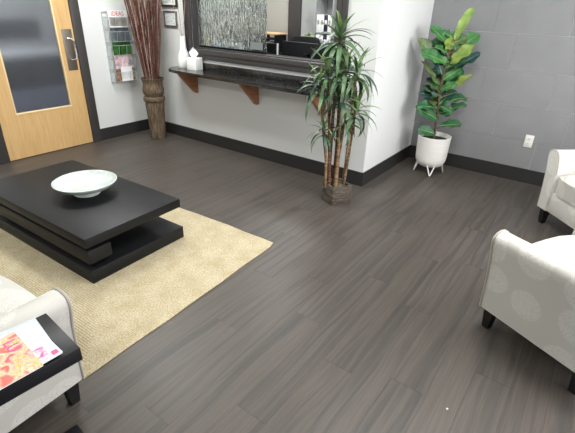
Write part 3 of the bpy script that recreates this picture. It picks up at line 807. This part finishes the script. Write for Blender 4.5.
# ------------------------------------------------------------------ wall outlet, scrap on the floor
ot = thing('wall_outlet', 'white double power outlet on the grey tiled wall', 'outlet', (4.228, D, .352))
bobj('cover_plate', (-.037, .037, -.006, -.0005, 0, .118), OUTLETM, ot, .002)
for z in (.036, .082):
    s = bobj('socket', (-.017, .017, -.009, -.005, z-.015, z+.015), OUTLETM, ot, .002)
    for dx in (-.006, .006): bobj('slot', (dx-.0012, dx+.0012, -.0096, -.0088, z-.004, z+.008), SLOT, s)
cr_ = tag(obj('paper_scrap', lambda b: prism(b, [(-.0045, -.002), (.001, -.004), (.0045, .001), (.001, .004), (-.003, .002)], 2, 0.0002, .003), PAPER, loc=(4.52, -1.99, 0)), 'tiny white paper scrap lying on the dark floor near the right armchair', 'paper scrap')

# ------------------------------------------------------------------ reception office behind the window
def office_shell(b):
    box(b, -WT, .72, 2.0, 2.1, 0, CEIL)
struct(obj('wall_office', office_shell, OFFGREY))
struct(bobj('trim_2', (.725, .93, 1.97, 2.01, 0, CEIL), DARKPAINT))
struct(bobj('wall_far', (.72, L, 3.0, 3.1, 0, CEIL), WHITE))
struct(obj('wall_office_side', lambda b: [box(b, -WT, 0, WT, 2.0, 0, CEIL), box(b, L-WT, L, D+.1, 3.1, 0, CEIL), box(b, .62, .72, 2.1, 3.1, 0, CEIL)], WHITE))
struct(bobj('floor_office', (0, L-.001, .081, 3.1, -.06, -.004), SUB))
dk = thing('reception_desk', 'dark desk behind the reception window carrying the screens', 'desk', (0, 0, -.004))
bobj('desktop', (.25, 2.85, .16, .9, .73, .76), TBLACK, dk, .003)
bobj('desk_panel', (.27, .30, .2, .88, 0, .73), TBLACK, dk); bobj('desk_panel', (2.80, 2.83, .2, .88, 0, .73), TBLACK, dk)
def monitor(x, y, wd, ztop, rz, label, side):
    t = thing('computer_monitor', label, 'monitor', (x, y, .756), rz, 'screens behind the reception window')
    h = ztop-.756
    bobj('housing', (-wd/2, wd/2, -.02, .02, h-.34, h), BLACKP, t, .004)
    bobj('screen', (-wd/2+.012, wd/2-.012, .02, .022, h-.325, h-.015), SCREEN, t)
    if side: bobj('side_edge', (wd/2, wd/2+.012, -.022, -.008, h-.34, h+.004), WHITEMATT, t)
    bobj('neck', (-.03, .03, -.05, -.02, .01, h-.1), BLACKP, t)
    bobj('foot', (-.12, .12, -.12, .1, 0, .012), BLACKP, t, .003)
monitor(2.195, .31, .64, 1.185, math.radians(-3), 'wide black screen right of the white edged one behind the reception window', False)
monitor(1.60, .34, .42, 1.150, math.radians(-4), 'dark screen with a white side edge beside the rippled glass', True)
oc = thing('office_chair', 'black office chair with rounded backrest behind the screens', 'office chair', (1.50, 1.25, -.004), math.radians(8))
def rb(b):
    rings = []
    for z, hw_, dy in ((.62, .17, .0), (.66, .2, 0), (.9, .215, .01), (1.1, .21, .03), (1.155, .19, .035), (1.17, .15, .037)):
        rings.append([(hw_*math.copysign(abs(math.cos(2*PI*k/20))**.4, math.cos(2*PI*k/20)), dy+.035*math.copysign(abs(math.sin(2*PI*k/20))**.6, math.sin(2*PI*k/20)), z) for k in range(20)])
    loft(b, rings)
obj('backrest', rb, BLACKFAB, oc, smooth=True)
bobj('seat', (-.23, .23, -.48, -.03, .44, .52), BLACKFAB, oc, .03)
bobj('back_bar', (-.03, .03, .0, .03, .40, .66), BLACKP, oc, .004)
bobj('under_bar', (-.03, .03, -.28, .03, .40, .44), BLACKP, oc, .004)
obj('column', lambda b: tube(b, [(0, -.25, .08), (0, -.25, .44)], .025, 10), CHROME, oc, smooth=True)
for k in range(5):
    a = 2*PI*k/5
    lg_ = obj('base_arm', lambda b: tube(b, [(0, -.25, .10), (.27*math.cos(a), -.25+.27*math.sin(a), .065)], [.02, .014], 8), BLACKP, oc, smooth=True)
    obj('caster', lambda b: tube(b, [(.27*math.cos(a)-.02*math.sin(a), -.25+.27*math.sin(a)+.02*math.cos(a), .03), (.27*math.cos(a)+.02*math.sin(a), -.25+.27*math.sin(a)-.02*math.cos(a), .03)], .03, 12), BLACKP, lg_, smooth=True)
# cabinet with tray stand along the office back wall
cb = thing('filing_cabinet', 'dark low filing cabinet at the back of the office', 'cabinet', (.40, 1.72, -.004))
bobj('body', (-.38, .40, -.24, .24, 0, .90), TBLACK, cb, .003)
for z in (.04, .33, .62):
    dd = bobj('drawer', (-.36, .38, -.255, -.24, z, z+.26), TBLACK, cb, .002); bobj('handle', (-.1, .02, -.27, -.255, z+.18, z+.195), CHROME, dd)
tr_ = thing('tray_stand', 'black desktop tray stand with tan wooden lid on the office cabinet', 'organizer', (.42, 1.72, .897))
for z in (0, .085, .17): bobj('tray', (-.26, .37, -.14, .14, z, z+.012), BLACKP, tr_, .002)
for sx in (-.25, .06, .36): bobj('divider', (sx-.008, sx+.008, -.13, .13, .012, .235), BLACKP, tr_)
bobj('lid', (-.27, .38, -.15, .15, .235, .255), TANW, tr_, .004)
rnd = random.Random(8)
for i, sx in enumerate((-.19, .15)):
    tg = bobj('paper_stack', (sx-.04, sx+.10, -.12, .1, 0, .04), PAPER, loc=(.42, 1.72, .897+.0975), bev=.002)
    tag(tg, ('white paper stack in the left half of the tray stand', 'white paper stack in the right half of the tray stand')[i], 'paper stack', 'papers in the tray stand')
cb2 = thing('white_cabinet', 'narrow white cabinet beyond the office doorway carrying a pale plant', 'cabinet', (.91, 2.30, -.004))
bobj('body', (-.13, .12, -.15, .15, 0, .985), WHITEMATT, cb2, .004)
dd = bobj('door', (-.125, .115, -.162, -.15, .03, .96), WHITEMATT, cb2, .002); bobj('knob', (.08, .095, -.18, -.162, .5, .515), CHROME, dd)
pp = thing('potted_plant', 'small pale green leafy plant on the white cabinet behind the office chair', 'plant', (.90, 2.26, .981))
obj('pot', lambda b: lathe(b, [(0, 0), (.05, 0), (.07, .12), (.062, .12), (.05, .11), (0, .11)], 20), WHITEGLOSS, pp, smooth=True)
PALE = m_leaf('pale_green_leaf', (168, 192, 128), (206, 220, 172)); pl = blade_mesh('leaf', PALE, .15, .026, 1.6, 6)
for i in range(22):
    link('leaf', pl, pp, (0, 0, .11), Euler((0, -math.radians(rnd.uniform(20, 75)), i*2.4)), (rnd.uniform(.7, 1.1),)*3)
sh = thing('binder_shelf', 'grey open shelf unit with binders right of the office doorway', 'shelf', (1.20, 2.30, -.004))
bobj('side_panel', (-.13, -.115, -.15, .15, 0, 1.75), GREYP, sh); bobj('side_panel', (.145, .16, -.15, .15, 0, 1.75), GREYP, sh); bobj('back_panel', (-.115, .145, .13, .15, 0, 1.75), GREYP, sh)
for z in (.05, .5, .91, 1.16, 1.73): bobj('shelf_board', (-.115, .145, -.15, .13, z, z+.018), GREYP, sh)
for i, (z, nm) in enumerate(((.928, 'lower'), (1.178, 'upper'))):
    for j in range(4):
        dark = j == 2
        b_ = bobj('binder', (0, .058, -.14, .08, 0, .225), NAVY if dark else WHITEMATT, loc=(1.20-.11+j*.062, 2.30, z-.004), bev=.003)
        bobj('spine_label', (.012, .046, -.1415, -.14, .10, .16), PAPER if dark else GREYP, b_)
        tag(b_, '%s binder on the %s visible shelf, %s' % ('navy' if dark else 'white', nm, ('at the left end', 'second from the left', 'third from the left', 'at the right end')[j]), 'binder', 'binders on the office shelf')
# unseen things added on the desk for the coloured blurs in the rippled glass
YEL = mat('yellow_card', (214, 186, 92), .6); VIO = mat('violet_card', (92, 92, 168), .6)
def added_filebox(x, y, m, label):
    t = thing('added_file_box', label, 'made-up file box', (x, y, .756))  # invented holder, its colour makes a blur in the rippled glass
    obj('holder', lambda b: [box(b, -.06, .06, -.13, -.125, 0, .18), box(b, -.06, .06, .125, .13, 0, .34), box(b, -.06, -.055, -.125, .125, 0, .3), box(b, .055, .06, -.125, .125, 0, .3), box(b, -.055, .055, -.125, .125, 0, .005)], m, t)
    bobj('folders', (-.05, .05, -.12, .12, .006, .36), PAPER if m is VIO else m, t)
added_filebox(.56, .5, YEL, 'yellow file box made up for the yellow blur behind the rippled glass')
added_filebox(.80, .44, VIO, 'violet file box made up for the violet blur behind the rippled glass')
pr_ = thing('prop', 'white printer made up for the pale blur behind the rippled glass', 'prop', (1.08, .66, .756))  # invented white machine, only there for a pale blur in the rippled glass
bobj('body', (-.18, .18, -.18, .18, 0, .26), WHITEMATT, pr_, .015)
bobj('scanner_lid', (-.17, .17, -.17, .17, .262, .31), WHITEGLOSS, pr_, .01)
bobj('paper_tray', (-.12, .12, .18, .26, .06, .07), GREYP, pr_); bobj('panel', (-.15, .15, -.183, -.18, .18, .23), BLACKP, pr_)

# ------------------------------------------------------------------ ceiling panel fixtures
for i, (x, y) in enumerate(PANELS+[(1.6, 1.2)]):
    t = thing('ceiling_light', ('rectangular ceiling light panel over the coffee table', 'rectangular ceiling light panel over the open floor', 'rectangular ceiling light panel behind the lower left armchair',
        'rectangular ceiling light panel near the room entrance', 'rectangular ceiling light panel by the storefront window', 'rectangular ceiling light panel in the office')[i], 'ceiling light', (x, y, CEIL))
    obj('frame', lambda b: [box(b, -.62, .62, s*.31-.012, s*.31+.012, -.02, -.0005) for s in (-1, 1)]+[box(b, s*.61-.012, s*.61+.012, -.298, .298, -.02, -.0005) for s in (-1, 1)], WHITEMATT, t)
    bobj('diffuser', (-.598, .598, -.298, .298, -.012, -.002), LAMP, t)
